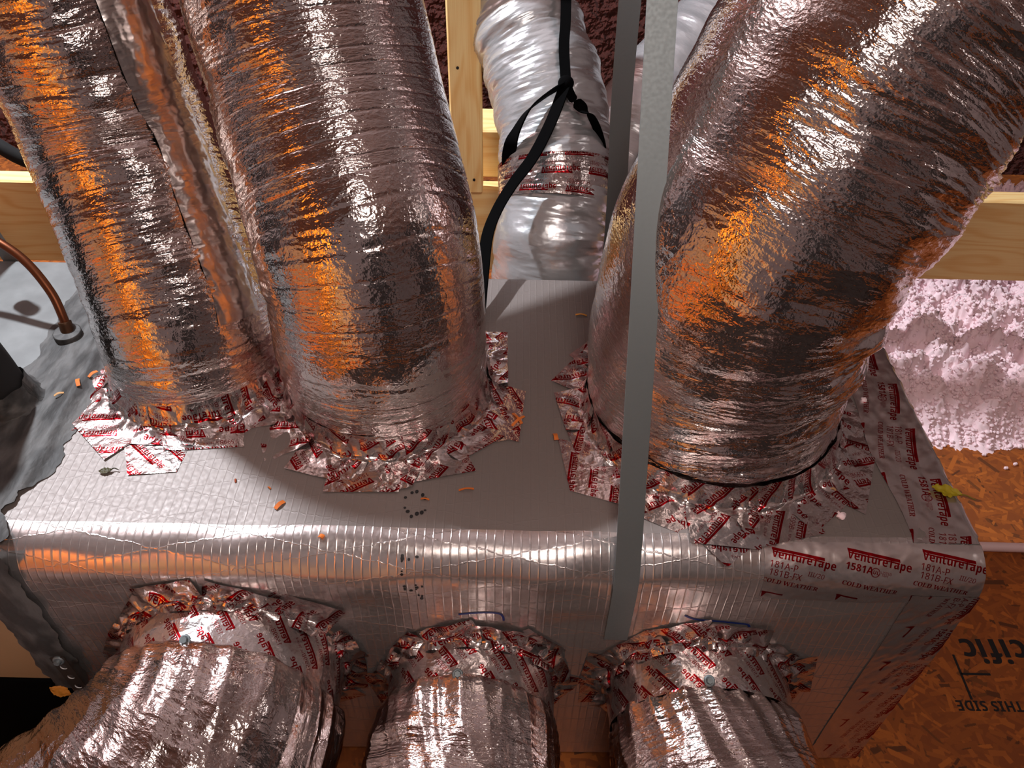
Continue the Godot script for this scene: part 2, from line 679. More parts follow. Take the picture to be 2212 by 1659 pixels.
func build_room() -> void:
	slab("floor", Vector3(-0.4, FLOOR - 0.03, -0.4), Vector3(5.6, 0.06, 5.2), M.osb)
	slab("wall_back", Vector3(-0.4, 1.4, -2.45), Vector3(5.6, 4.0, 0.1), M.batt_painted_dim)
	slab("wall_front", Vector3(-0.4, 1.4, 2.05), Vector3(5.6, 4.0, 0.1), M.batt)
	slab("added_wall_boards", Vector3(-1.72, 0.35, 1.28), Vector3(1.0, 1.75, 0.06), M.added_boards, Vector3(0, 0.5, 0))  # wooden boards added out of view to give the foil its orange reflection
	slab("wall_left", Vector3(-3.15, 0.4, -0.4), Vector3(0.1, 2.0, 5.2), M.batt)
	slab("wall_right", Vector3(2.35, 0.4, -0.4), Vector3(0.1, 2.0, 5.2), M.batt)
	# two roof slopes meeting at a ridge over x = -0.4
	var run := 2.8
	var rise := 1.9
	var ln := sqrt(run * run + rise * rise)
	var a := atan2(rise, run)
	slab("ceiling", Vector3(-0.4 - run / 2, 1.2 + rise / 2, -0.4), Vector3(ln + 0.1, 0.08, 5.2), M.batt, Vector3(0, 0, a))
	slab("ceiling", Vector3(-0.4 + run / 2, 1.2 + rise / 2, -0.4), Vector3(ln + 0.1, 0.08, 5.2), M.batt, Vector3(0, 0, -a))
	for i in 9:
		var z := -2.2 + 0.5 * i
		slab("trim", Vector3(-0.4 - run / 2, 1.09 + rise / 2, z), Vector3(ln, 0.16, 0.045), M.rafter, Vector3(0, 0, a))
		slab("trim", Vector3(-0.4 + run / 2, 1.09 + rise / 2, z), Vector3(ln, 0.16, 0.045), M.rafter, Vector3(0, 0, -a))
	slab("added_dark_panel_1", Vector3(0.75, 0.5, 1.97), Vector3(0.85, 2.0, 0.05), plain(Color(0.13, 0.09, 0.08), 0.6))  # three dark panels added out of view, giving the foil dark areas to mirror
	slab("added_dark_panel_2", Vector3(2.27, 0.4, 0.5), Vector3(0.05, 1.8, 0.8), plain(Color(0.13, 0.09, 0.08), 0.6))
	slab("added_dark_panel_3", Vector3(-3.07, 0.4, -0.4), Vector3(0.05, 1.8, 0.9), plain(Color(0.13, 0.09, 0.08), 0.6))
	var mat := single("added_dark_mat", cbox(Vector3(3.2, 0.012, 1.5), 0.003), plain(Color(0.13, 0.085, 0.065), 0.7), "dark brown mat added unseen to darken the foil reflections, in front of the duct box, out of frame", "mat")
	mat.position = Vector3(0.0, FLOOR + 0.006, 0.42)  # unseen mat, added so the front foil reflects a dark floor
	# stencilled print of the floor board, upside down from here
	var fl := get_node("floor")
	for row in [["acific", 0.045, Vector3(0.868, 0, -0.70)], ["THIS SIDE", 0.018, Vector3(0.80, 0, -0.60)]]:
		var t := TextMesh.new()
		var f := SystemFont.new()
		f.font_names = PackedStringArray(["Droid Sans"])
		f.font_weight = 700
		t.font = f
		t.font_size = 48
		t.pixel_size = row[1] / 36.0
		t.depth = 0.0004
		t.text = row[0]
		var o := part("stencil_lettering", t, M.ink, fl)
		o.basis = Basis(Vector3.UP, PI) * Basis(Vector3.RIGHT, -PI / 2)
		o.position = row[2] + Vector3(0.4, 0.0304, 0.4)
	for b in [[Vector3(0.775, 0, -0.65), Vector3(0.004, 0.0006, 0.08)], [Vector3(0.80, 0, -0.655), Vector3(0.05, 0.0006, 0.004)]]:
		var o := part("stencil_lettering", cbox(b[1], 0.0001), M.ink, fl)
		o.position = b[0] + Vector3(0.4, 0.0304, 0.4)

# ------------------------------------------------------------------ duct box
# across the box: 0 at the back bottom, up the back, over the top, over the rounded front edge, down the front
func profile(s: float) -> Array:      # [point (z, y), normal (z, y)]
	var hb := -BOX_LOW
	var rb := 0.006
	var rf := 0.045
	var d := TOP_FRONT - TOP_BACK
	var l0 := hb - rb
	var l1 := l0 + rb * PI / 2
	var l2 := l1 + d - rb - rf
	var l3 := l2 + rf * PI / 2
	if s < l0: return [Vector2(TOP_BACK, BOX_LOW + s), Vector2(-1, 0)]
	if s < l1:
		var a := (s - l0) / rb
		return [Vector2(TOP_BACK + rb - cos(a) * rb, -rb + sin(a) * rb), Vector2(-cos(a), sin(a))]
	if s < l2: return [Vector2(TOP_BACK + rb + s - l1, 0), Vector2(0, 1)]
	if s < l3:
		var a := (s - l2) / rf
		return [Vector2(TOP_FRONT - rf + sin(a) * rf, -rf + cos(a) * rf), Vector2(sin(a), cos(a))]
	return [Vector2(TOP_FRONT, -rf - (s - l3)), Vector2(1, 0)]

const S_TOP := 0.5034      # where the top begins
const S_EDGE := 0.9894     # where the rounded front edge begins
const S_FRONT := 1.0601    # where the front face begins

var dent: FastNoiseLite
func shell(x: float, s: float, off: float) -> Vector3:
	var q := profile(s)
	var p: Vector2 = q[0]
	var n: Vector2 = q[1]
	var k := smoothstep(S_EDGE - 0.05, S_EDGE + 0.01, s) * (1.0 - smoothstep(S_FRONT + 0.02, S_FRONT + 0.2, s))
	var w := dent.get_noise_2d(x * 5.0, s * 9.0) * 0.0035 * k + dent.get_noise_2d(x * 3.0 + 40.0, s * 3.0) * 0.0016 * (1.0 if s > S_TOP + 0.02 else 0.0)
	# the hanging strap bites into the front edge
	w -= 0.005 * exp(-pow((x - 0.134) / 0.03, 2)) * exp(-pow((s - S_EDGE - 0.034) / 0.03, 2))
	p += n * (off + w)
	return Vector3(x, p.y, p.x)

func shell_patch(x0: float, x1: float, s0: float, s1: float, off: float, nu: int, nv: int, uvo := Vector2.ZERO, turn := 0.0, jag := 0.0) -> ArrayMesh:
	var P := PackedVector3Array()
	var U := PackedVector2Array()
	var rs := Vector2(cos(turn), sin(turn))
	for j in nv:
		var v := float(j) / (nv - 1)
		for i in nu:
			var u := float(i) / (nu - 1)
			var x := lerpf(x0, x1, u)
			var s := lerpf(s0, s1, v)
			var o := off
			if jag > 0.0: o += maxf(-off * 0.5, jag * dent.get_noise_2d(x * 60.0, s * 60.0 + 9.0))
			P.append(shell(x, s, o))
			var m := Vector2(x - x0, s - s0)
			U.append(uvo + Vector2(m.x * rs.x + m.y * rs.y, -m.x * rs.y + m.y * rs.x))
	return grid(P, U, nu, nv, false, true)

func build_plenum() -> void:
	dent = nz(1.0, 5, FastNoiseLite.TYPE_SIMPLEX_SMOOTH, FastNoiseLite.FRACTAL_FBM, 2)
	var root := thing("duct_box", "rectangular duct box wrapped in silver scrim foil, ducts rising from its top and front", "duct box", Vector3.ZERO)
	var smax := S_FRONT + (-BOX_LOW - 0.045)
	var cut := S_EDGE - 0.002
	part("top_facing", shell_patch(SEAM_X - 0.02, BOX_RIGHT, 0.0, cut, 0.0, 150, 170), M.facing_dusty, root)
	part("front_facing", shell_patch(SEAM_X - 0.02, BOX_RIGHT, cut, smax, 0.0, 220, 160, Vector2(0, cut)), M.facing, root)
	# right end
	var P := PackedVector3Array()
	var U := PackedVector2Array()
	for j in 2:
		for i in 120:
			var p := shell(BOX_RIGHT, smax * i / 119.0, 0.0)
			P.append(p if j == 0 else Vector3(BOX_RIGHT, lerpf(p.y, -0.25, 0.98), lerpf(p.z, -0.77, 0.98)))
			U.append(Vector2(p.z, p.y))
	part("end_panel", grid(P, U, 120, 2), M.facing, root)
	var e := part("end_panel", cbox(Vector3(0.01, 0.44, 0.46), 0.002), M.facing, root)
	e.position = Vector3(BOX_RIGHT - 0.006, -0.265, -0.775)
	var c := part("end_panel", cbox(Vector3(0.01, 0.44, 0.46), 0.002), M.facing, root)
	c.position = Vector3(SEAM_X - 0.01, -0.265, -0.775)
	# wide printed tape over the right end of the front edge, and along the right edge
	part("edge_tape", shell_patch(0.29, BOX_RIGHT + 0.001, S_EDGE + 0.006, S_EDGE + 0.084, 0.0008, 90, 50, Vector2(0.0, 0.004), 0.0, 0.0005), M.tape_wide, root)
	side_tape(root)
	# one more length of tape down the front right corner
	part("edge_tape", shell_patch(0.462, BOX_RIGHT + 0.002, S_EDGE + 0.07, smax, 0.0014, 30, 80, Vector2(0.02, 0.01), PI / 2, 0.0008), M.tape_wide, root)
	# marker dots of the installer's figures
	var dots := [[-0.124, -0.605], [-0.119, -0.608], [-0.112, -0.605], [-0.105, -0.603], [-0.101, -0.596], [-0.104, -0.587], [-0.107, -0.580], [-0.113, -0.577], [-0.126, -0.584], [-0.129, -0.591], [-0.127, -0.597], [-0.122, -0.578]]
	dots = [[-0.1135, -0.5685], [-0.1075, -0.5725], [-0.102, -0.5745], [-0.0985, -0.578], [-0.1185, -0.5755], [-0.1225, -0.581], [-0.1165, -0.604], [-0.111, -0.606], [-0.1035, -0.601], [-0.1, -0.596], [-0.1235, -0.5965]]
	for d in dots:
		mark(root, d[0], S_TOP + (d[1] - TOP_BACK), rng.randf_range(0.0016, 0.0026))
	for d in [[-0.1195, -0.520], [-0.1195, -0.517], [-0.1200, -0.514], [-0.103, -0.519], [-0.112, -0.516]]:
		mark(root, d[0], S_TOP + (d[1] - TOP_BACK), rng.randf_range(0.0012, 0.0022))
	for d in [[-0.120, 0.002], [-0.120, 0.006], [-0.118, 0.024], [-0.118, 0.028], [-0.118, 0.031], [-0.111, 0.033], [-0.105, 0.022], [-0.104, 0.027], [-0.105, 0.031], [-0.098, 0.025], [-0.103, 0.043], [-0.099, 0.045], [-0.1, 0.05]]:
		mark(root, d[0], S_FRONT - 0.024 + d[1], rng.randf_range(0.0012, 0.0022))
	# blue pen lines on the front face
	pen(root, [[-0.058, 0.083], [-0.04, 0.079], [-0.02, 0.077], [-0.009, 0.079], [-0.005, 0.086], [-0.004, 0.096]])
	pen(root, [[0.211, 0.076], [0.225, 0.084], [0.25, 0.088], [0.28, 0.093], [0.291, 0.096], [0.294, 0.107], [0.295, 0.122]])

func side_tape(root: Node3D) -> void:
	# along the right edge of the top and down the end, printed along its length
	var P := PackedVector3Array()
	var U := PackedVector2Array()
	var nu := 34
	var nv := 130
	for j in nv:
		var z := lerpf(TOP_BACK + 0.01, TOP_FRONT - 0.04, float(j) / (nv - 1))
		for i in nu:
			var t := 0.108 * i / (nu - 1)         # across, from the inner edge on the top
			var edge := 0.078 - 0.004 * sin(z * 30.0)
			var x := BOX_RIGHT - edge + t
			var y := 0.0
			if t > edge:
				x = BOX_RIGHT + 0.0012
				y = -(t - edge)
			var b := dent.get_noise_2d(t * 50.0, z * 30.0) * 0.0011 + 0.0016
			if t <= edge: y += b
			else: x += b
			P.append(Vector3(x, y, z))
			U.append(Vector2(z + 0.05, 0.072 - t * 0.9))
	part("edge_tape", grid(P, U, nu, nv, false, true), M.tape_wide, root)

func mark(root: Node3D, x: float, s: float, r: float) -> void:
	var P := PackedVector3Array()
	var U := PackedVector2Array()
	var k := rng.randf_range(0.7, 1.5)
	for j in 2:
		for i in 13:
			var a := TAU * (i % 12) / 12
			var rr := r * (0.05 if j == 0 else 1.0)
			P.append(shell(x + cos(a) * rr, s + sin(a) * rr * k, 0.0005))
			U.append(Vector2(i, j))
	part("ink_mark", grid(P, U, 13, 2, true, false), M.ink, root)

func pen(root: Node3D, pts: Array) -> void:
	var q := []
	for p in pts: q.append(Vector3(p[0], S_FRONT - 0.024 + p[1], 0))
	var L := even(q, 40)
	var P := PackedVector3Array()
	var U := PackedVector2Array()
	for j in 40:
		var t := L[mini(j + 1, 39)] - L[maxi(j - 1, 0)]
		var n := Vector2(-t.y, t.x).normalized() * 0.0014
		for i in 2:
			P.append(shell(L[j].x + n.x * (i * 2 - 1), L[j].y + n.y * (i * 2 - 1), 0.0006))
			U.append(Vector2(i, j))
	part("pen_line", grid(P, U, 2, 40, false, true), M.blue, root)

# ------------------------------------------------------------------ ducts
# jacket: R radius; o: wr wrinkles, fold, ring, mask, comp (side that is squeezed), pleat, pinch
func jacket(pts: Array, R: float, nu: int, nv: int, sd: int, o := {}) -> ArrayMesh:
	var L := even(pts, nv)
	var wr: float = o.get("wr", 0.0012)
	var fold: float = o.get("fold", 0.003)
	var ring: float = o.get("ring", 0.0008)
	var pitch: float = o.get("pitch", 0.027)
	var pleat: float = o.get("pleat", 0.0)
	var pinch: float = o.get("pinch", 0.0)
	var comp: Vector3 = o.get("comp", Vector3.ZERO)
	var calm: float = o.get("calm", 0.25)
	var facet: float = o.get("facet", 0.0)
	var n_g := cell(1.0, sd + 7)
	var n_w := nz(1.0, sd, FastNoiseLite.TYPE_SIMPLEX_SMOOTH, FastNoiseLite.FRACTAL_RIDGED, 2)
	var n_c := cell(1.0, sd + 1)
	var n_f := nz(1.0, sd + 2)
	var n_m := nz(1.0, sd + 3)
	var P := PackedVector3Array()
	var U := PackedVector2Array()
	P.resize((nu + 1) * nv)
	U.resize((nu + 1) * nv)
	var co := PackedFloat32Array()
	var si := PackedFloat32Array()
	for i in nu + 1:
		co.append(cos(TAU * (i % nu) / nu))
		si.append(sin(TAU * (i % nu) / nu))
	var t := (L[1] - L[0]).normalized()
	var nrm := (Vector3.RIGHT if absf(t.x) < 0.9 else Vector3.UP)
	nrm = (nrm - t * nrm.dot(t)).normalized()
	var s := 0.0
	var total := 0.0
	for j in range(1, nv): total += L[j].distance_to(L[j - 1])
	var k := 0
	for j in nv:
		t = (L[mini(j + 1, nv - 1)] - L[maxi(j - 1, 0)]).normalized()
		nrm = (nrm - t * nrm.dot(t)).normalized()
		var b := t.cross(nrm)
		if j: s += L[j].distance_to(L[j - 1])
		var dp := pinch * exp(-s / 0.014)
		for i in nu + 1:
			var c := co[i]
			var d := si[i]
			var rad := nrm * c + b * d
			var x := c * R
			var y := d * R
			var mask := clampf(0.5 + n_m.get_noise_3d(x * 9.0, y * 9.0, s * 7.0) * 0.9, 0, 1)
			var cw := rad.dot(comp)
			mask = calm + (1.0 - calm) * mask
			if comp != Vector3.ZERO: mask *= clampf(0.55 + 0.75 * cw, 0.08, 1.5)
			# rings slanted a little, as the wire runs
			var slant := s + 0.006 * sin(atan2(d, c)) + 0.004 * n_m.get_noise_3d(x * 6.0, y * 6.0, s * 3.0)
			var h := wr * mask * n_w.get_noise_3d(x * 9.0, y * 9.0, slant * 100.0)
			h += wr * 1.3 * mask * n_c.get_noise_3d(x * 13.0, y * 13.0, slant * 62.0)
			h += facet * mask * n_g.get_noise_3d(x * 16.0, y * 16.0, slant * 26.0)
			h += fold * (0.15 + mask) * n_f.get_noise_3d(x * 6.0, y * 6.0, slant * 22.0)
			var q := fposmod(slant, pitch) - pitch * 0.5
			h -= ring * exp(-q * q / 1.2e-6)
			if pleat > 0.0:
				var pa := atan2(d, c) + s * 2.2
				h += pleat * (0.25 + exp(-s / 0.12)) * n_c.get_noise_3d(cos(pa) * R * 34.0, sin(pa) * R * 34.0, s * 6.0 + 3.0)
			var r := R + h - dp
			P[k] = L[j] + rad * r
			U[k] = Vector2(TAU * R * i / nu, s)
			k += 1
	return grid(P, U, nu + 1, nv, true)

# one strip of printed tape bent from a flat face up the side of a duct; f.y is the face normal
var lean := Vector3.ZERO      # how far the duct leans per metre of height
func tape_strip(parent: Node3D, f: Transform3D, R: float, th0: float, hw: float, out: float, up: float, k: int, uvturn: float, rough := 1.0) -> void:
	var nu := 30
	var nv := 40
	var crump := cell(1.0, 100 + k)
	var soft := nz(1.0, 200 + k)
	var rf := 0.010
	var er := f.basis.x * cos(th0) + f.basis.z * sin(th0)
	var et := -f.basis.x * sin(th0) + f.basis.z * cos(th0)
	var P := PackedVector3Array()
	var U := PackedVector2Array()
	var skew := rng.randf_range(-0.25, 0.25)
	for j in nv:
		var p := (out + up) * j / (nv - 1)
		for i in nu:
			var t := hw * (2.0 * i / (nu - 1) - 1.0)
			var q := p - out - skew * t * (1.0 - float(j) / nv)
			var r := R
			var h := 0.0
			var nr := Vector2(1, 0)
			if q <= 0.0:
				r = R + rf - q
				nr = Vector2(0, 1)
			elif q < PI / 2 * rf:
				var a := q / rf
				r = R + rf - rf * sin(a)
				h = rf * (1.0 - cos(a))
				nr = Vector2(sin(a), cos(a))
			else:
				h = rf + q - PI / 2 * rf
				r = R - 0.0055 * clampf(h / 0.042, 0.0, 1.0)
			var w := smoothstep(-0.03, 0.012, q)
			# folds are strongest where the tape turns up
			var amp := (0.0008 + 0.0055 * exp(-pow((q - 0.006) / 0.018, 2)) + 0.0018 * w) * rough
			var d := amp * ((crump.get_noise_2d(t * 38.0, p * 30.0) + 1.0) * 0.75 + 0.5 * soft.get_noise_2d(t * 40.0, p * 30.0)) + 0.0008 + 0.0004 * (k % 5)
			r += nr.x * d
			h += nr.y * d
			var a2 := th0 + t / R
			var er2 := f.basis.x * cos(a2) + f.basis.z * sin(a2)
			var straight := er * sqrt(maxf(r * r - 0.0, 0.0)) + et * t
			var pos := f.origin + straight.lerp(er2 * r, w) + f.basis.y * maxf(h, 0.0009) + lean * maxf(h, 0.0)
			P.append(pos)
			U.append(Vector2(t, p).rotated(uvturn) + Vector2(k * 0.037, k * 0.021))
	part("tape_strip", grid(P, U, nu, nv, false, false), M.tape, parent)

# a flat torn patch of tape on a face, from four corners
func tape_patch(parent: Node3D, c: Array, n: Vector3, k: int, uvturn: float, rough := 0.0012) -> void:
	var nu := 26
	var nv := 26
	var crump := cell(1.0, 300 + k)
	var P := PackedVector3Array()
	var U := PackedVector2Array()
	var o: Vector3 = c[0]
	var ux: Vector3 = (c[1] - c[0]).normalized()
	var uy := n.cross(ux)
	for j in nv:
		for i in nu:
			var u := float(i) / (nu - 1)
			var v := float(j) / (nv - 1)
			var a: Vector3 = c[0].lerp(c[1], u)
			var b: Vector3 = c[3].lerp(c[2], u)
			var p := a.lerp(b, v)
			var l := Vector2((p - o).dot(ux), (p - o).dot(uy))
			p += n * (0.0007 + 0.0003 * (k % 4) + rough * (crump.get_noise_2d(l.x * 60.0, l.y * 60.0) + 1.0) * 0.5)
			P.append(p)
			U.append(l.rotated(uvturn) + Vector2(k * 0.043, k * 0.017))
	var m := grid(P, U, nu, nv, false, false)
	var nn: Vector3 = m.surface_get_arrays(0)[Mesh.ARRAY_NORMAL][nu * 13 + 13]
	if nn.dot(n) < 0: m = grid(P, U, nu, nv, false, true)
	part("tape_strip", m, M.tape, parent)

func flange(parent: Node3D, f: Transform3D, R: float, n: int, k0: int, out0: float, out1: float, up: float, from := 0.0, to := TAU, rough := 1.0) -> void:
	for i in n:
		var a := from + (to - from) * (i + 0.5) / n + rng.randf_range(-0.08, 0.08)
		tape_strip(parent, f, R, a, rng.randf_range(0.034, 0.048), rng.randf_range(out0, out1), up, k0 + i, rng.randf_range(-0.9, 0.9) + (PI / 2 if rng.randf() < 0.4 else 0.0), rough)

func face_up(at: Vector3) -> Transform3D:
	return Transform3D(Basis.IDENTITY, at)

func face_out(at: Vector3) -> Transform3D:      # y of the frame points out of the front face
	return Transform3D(Basis(Vector3(1, 0, 0), Vector3(0, 0, 1), Vector3(0, -1, 0)), at)

func screw(parent: Node3D, at: Vector3, n: Vector3, r := 0.005) -> void:
	var c := CylinderMesh.new()
	c.top_radius = r * 0.8
	c.bottom_radius = r
	c.height = r * 1.2
	c.radial_segments = 6
	c.rings = 1
	var o := part("screw_head", c, M.zinc, parent)
	o.basis = Basis(Quaternion(Vector3.UP, n))
	o.position = at
	var w := TorusMesh.new()
	w.inner_radius = r * 0.7
	w.outer_radius = r * 1.5
	w.rings = 16
	w.ring_segments = 8
	var q := part("washer", w, M.zinc, o)
	q.position = Vector3(0, -r * 0.5, 0)

func build_ducts() -> void:
	# --- three rising from the top
	var d := thing("flex_duct", "silver flexible duct rising from the box top beside the grey cabinet, leftmost of three", "flexible duct", Vector3.ZERO)
	var line := [Vector3(-0.431, 0.010, -0.807), Vector3(-0.437, 0.075, -0.822), Vector3(-0.448, 0.13, -0.848), Vector3(-0.475, 0.22, -0.892), Vector3(-0.497, 0.30, -0.930), Vector3(-0.515, 0.40, -0.950), Vector3(-0.545, 0.52, -0.985), Vector3(-0.60, 0.68, -1.04), Vector3(-0.66, 0.82, -1.10)]
	part("foil_jacket", jacket(line, 0.112, 300, 560, 11, {"wr": 0.0015, "fold": 0.004, "facet": 0.0025, "calm": 0.45, "comp": Vector3(0.6, 0, 0.5), "pinch": 0.001, "ring": 0.0007, "pitch": 0.021}), M.foil, d)
	part("collar", tube([Vector3(-0.43, 0.001, -0.805), Vector3(-0.43, 0.03, -0.806)], 0.098, 48, 6), M.foil, d)
	lean = Vector3(-0.11, 0, -0.26)
	flange(d, face_up(Vector3(-0.43, 0, -0.805)), 0.114, 13, 10, 0.015, 0.05, 0.045)
	tape_patch(d, [Vector3(-0.50, 0, -0.70), Vector3(-0.40, 0, -0.70), Vector3(-0.405, 0, -0.622), Vector3(-0.462, 0, -0.615)], Vector3.UP, 1, 0.7)
	tape_patch(d, [Vector3(-0.542, 0, -0.80), Vector3(-0.48, 0, -0.78), Vector3(-0.49, 0, -0.668), Vector3(-0.545, 0, -0.69)], Vector3.UP, 2, 1.2)
	seam_tape(d, line)

	d = thing("flex_duct", "silver flexible duct with ringed jacket rising from the box top, middle of three", "flexible duct", Vector3.ZERO)
	line = [Vector3(-0.166, 0.018, -0.783), Vector3(-0.167, 0.09, -0.776), Vector3(-0.168, 0.144, -0.777), Vector3(-0.177, 0.222, -0.803), Vector3(-0.195, 0.277, -0.845), Vector3(-0.22, 0.351, -0.90), Vector3(-0.245, 0.445, -0.95), Vector3(-0.27, 0.56, -1.02), Vector3(-0.29, 0.72, -1.13)]
	part("foil_jacket", jacket(line, 0.133, 340, 560, 17, {"wr": 0.0014, "fold": 0.003, "facet": 0.005, "calm": 0.12, "pinch": 0.001, "ring": 0.0010, "pitch": 0.0215, "comp": Vector3(-0.8, -0.3, -0.1)}), M.foil, d)
	part("collar", tube([Vector3(-0.166, 0.001, -0.783), Vector3(-0.166, 0.045, -0.783)], 0.12, 48, 6), M.foil, d)
	lean = Vector3(-0.01, 0, 0.13)
	flange(d, face_up(Vector3(-0.166, 0, -0.785)), 0.135, 14, 30, 0.02, 0.05, 0.05)
	tape_patch(d, [Vector3(-0.19, 0, -0.665), Vector3(-0.10, 0, -0.66), Vector3(-0.118, 0, -0.605), Vector3(-0.145, 0, -0.598)], Vector3.UP, 3, 0.4, 0.006)
	tape_patch(d, [Vector3(-0.07, 0, -0.90), Vector3(-0.008, 0, -0.90), Vector3(-0.004, 0, -0.686), Vector3(-0.065, 0, -0.67)], Vector3.UP, 4, 2.2)

	d = thing("flex_duct", "thickest silver flexible duct, leaning to the right behind the front metal strap", "flexible duct", Vector3.ZERO)
	line = [Vector3(0.263, 0.012, -0.748), Vector3(0.258, 0.085, -0.752), Vector3(0.257, 0.138, -0.754), Vector3(0.267, 0.26, -0.745), Vector3(0.30, 0.343, -0.76), Vector3(0.343, 0.439, -0.785), Vector3(0.415, 0.55, -0.82), Vector3(0.52, 0.68, -0.87), Vector3(0.66, 0.83, -0.94)]
	part("foil_jacket", jacket(line, 0.162, 380, 580, 29, {"wr": 0.0026, "fold": 0.007, "facet": 0.007, "calm": 0.35, "pinch": 0.001, "ring": 0.0004, "pitch": 0.03, "comp": Vector3(0.85, -0.3, 0.45)}), M.foil, d)
	part("collar", tube([Vector3(0.263, 0.001, -0.747), Vector3(0.263, 0.035, -0.747)], 0.15, 48, 6), M.foil, d)
	lean = Vector3(-0.08, 0, -0.06)
	flange(d, face_up(Vector3(0.263, 0, -0.747)), 0.164, 17, 50, 0.02, 0.045, 0.042)
	lean = Vector3.ZERO
	tape_patch(d, [Vector3(0.17, 0, -0.60), Vector3(0.36, 0, -0.60), Vector3(0.27, 0, -0.525), Vector3(0.242, 0, -0.502)], Vector3.UP, 5, 3.3, 0.002)
	tape_patch(d, [Vector3(0.345, 0, -0.66), Vector3(0.425, 0, -0.68), Vector3(0.412, 0, -0.634), Vector3(0.34, 0, -0.585)], Vector3.UP, 6, 2.7)
	tape_patch(d, [Vector3(0.06, 0, -0.69), Vector3(0.12, 0, -0.67), Vector3(0.165, 0, -0.575), Vector3(0.072, 0, -0.605)], Vector3.UP, 7, 1.4)

	# --- three leaving the front face
	d = thing("flex_duct", "wide silver flexible duct leaving the front face and bending left, lower left", "flexible duct", Vector3.ZERO)
	front_duct(d, Vector3(-0.345, -0.215, TOP_FRONT), 0.138, 0.160, 0.07, [Vector3(-0.345, -0.215, -0.445), Vector3(-0.35, -0.215, -0.40), Vector3(-0.375, -0.222, -0.345), Vector3(-0.43, -0.235, -0.285), Vector3(-0.51, -0.255, -0.235), Vector3(-0.62, -0.28, -0.20), Vector3(-0.75, -0.31, -0.18)], 41, 70)
	d = thing("flex_duct", "silver flexible duct leaving the front face, middle of the lower three", "flexible duct", Vector3.ZERO)
	front_duct(d, Vector3(-0.045, -0.26, TOP_FRONT), 0.107, 0.125, 0.06, [Vector3(-0.045, -0.26, -0.45), Vector3(-0.047, -0.26, -0.42), Vector3(-0.054, -0.266, -0.36), Vector3(-0.065, -0.27, -0.30), Vector3(-0.085, -0.30, -0.22), Vector3(-0.11, -0.34, -0.14)], 47, 90)
	d = thing("flex_duct", "silver flexible duct leaving the front face below the blue line, lower right", "flexible duct", Vector3.ZERO)
	front_duct(d, Vector3(0.25, -0.262, TOP_FRONT), 0.116, 0.130, 0.065, [Vector3(0.25, -0.262, -0.445), Vector3(0.251, -0.262, -0.42), Vector3(0.257, -0.264, -0.36), Vector3(0.268, -0.27, -0.30), Vector3(0.29, -0.30, -0.22), Vector3(0.32, -0.34, -0.14)], 53, 110)

func seam_tape(d: Node3D, line: Array) -> void:
	# the smooth overlap strip running up the jacket's right-front side
	var L := even(line, 120)
	var P := PackedVector3Array()
	var U := PackedVector2Array()
	var s := 0.0
	var nw := nz(1.0, 515)
	for j in range(10, 118):
		var t := (L[j + 1] - L[j - 1]).normalized()
		var e := Vector3(0.86, 0, 0.5)
		e = (e - t * e.dot(t)).normalized()
		var b := t.cross(e)
		s += L[j].distance_to(L[j - 1])
		for i in 17:
			var a := -0.30 + 0.60 * i / 16.0
			var r := 0.1115 + 0.0035 * cos(a * 4.6) + 0.0008 * nw.get_noise_2d(a * 30.0, s * 60.0)
			P.append(L[j] + (e * cos(a) + b * sin(a)) * r)
			U.append(Vector2(a * 0.115, s))
	var o := part("seam_tape", grid(P, U, 17, 108), M.foil_soft, d)
	o.set_meta("label", "smooth grey tape covering the jacket seam")

func front_duct(d: Node3D, at: Vector3, rc: float, rj: float, lc: float, line: Array, sd: int, k0: int) -> void:
	# printed tape collar straight out of the face
	var P := PackedVector3Array()
	var U := PackedVector2Array()
	var nu := 220
	var nv := 46
	var cr := cell(1.0, sd + 50)
	var so := nz(1.0, sd + 51)
	for j in nv:
		var h := 0.001 + lc * j / (nv - 1)
		for i in nu + 1:
			var a := TAU * (i % nu) / nu
			var x := cos(a)
			var y := sin(a)
			var r := rc + 0.0022 * (cr.get_noise_3d(x * 3.2, y * 3.2, h * 24.0) + 0.6) + 0.002 * so.get_noise_3d(x * 2.0, y * 2.0, h * 20.0)
			P.append(at + Vector3(x * r, y * r, h))
			U.append(Vector2(TAU * rc * i / nu, h).rotated(0.9))
	part("tape_collar", grid(P, U, nu + 1, nv, true), M.tape, d)
	part("foil_jacket", jacket(line, rj, 300, 320, sd, {"wr": 0.0009, "fold": 0.004, "facet": 0.0025, "calm": 0.4, "pinch": rj - rc - 0.002, "ring": 0.0, "pleat": 0.011}), M.foil, d)
	flange(d, face_out(at), rc - 0.002, 12, k0, 0.010, 0.032, 0.024, 0.0, TAU, 1.7)
	screw(d, at + Vector3(-0.012, rc + 0.009, line[0].z - TOP_FRONT + 0.006), Vector3(0, 0.9, 0.4).normalized(), 0.0045)

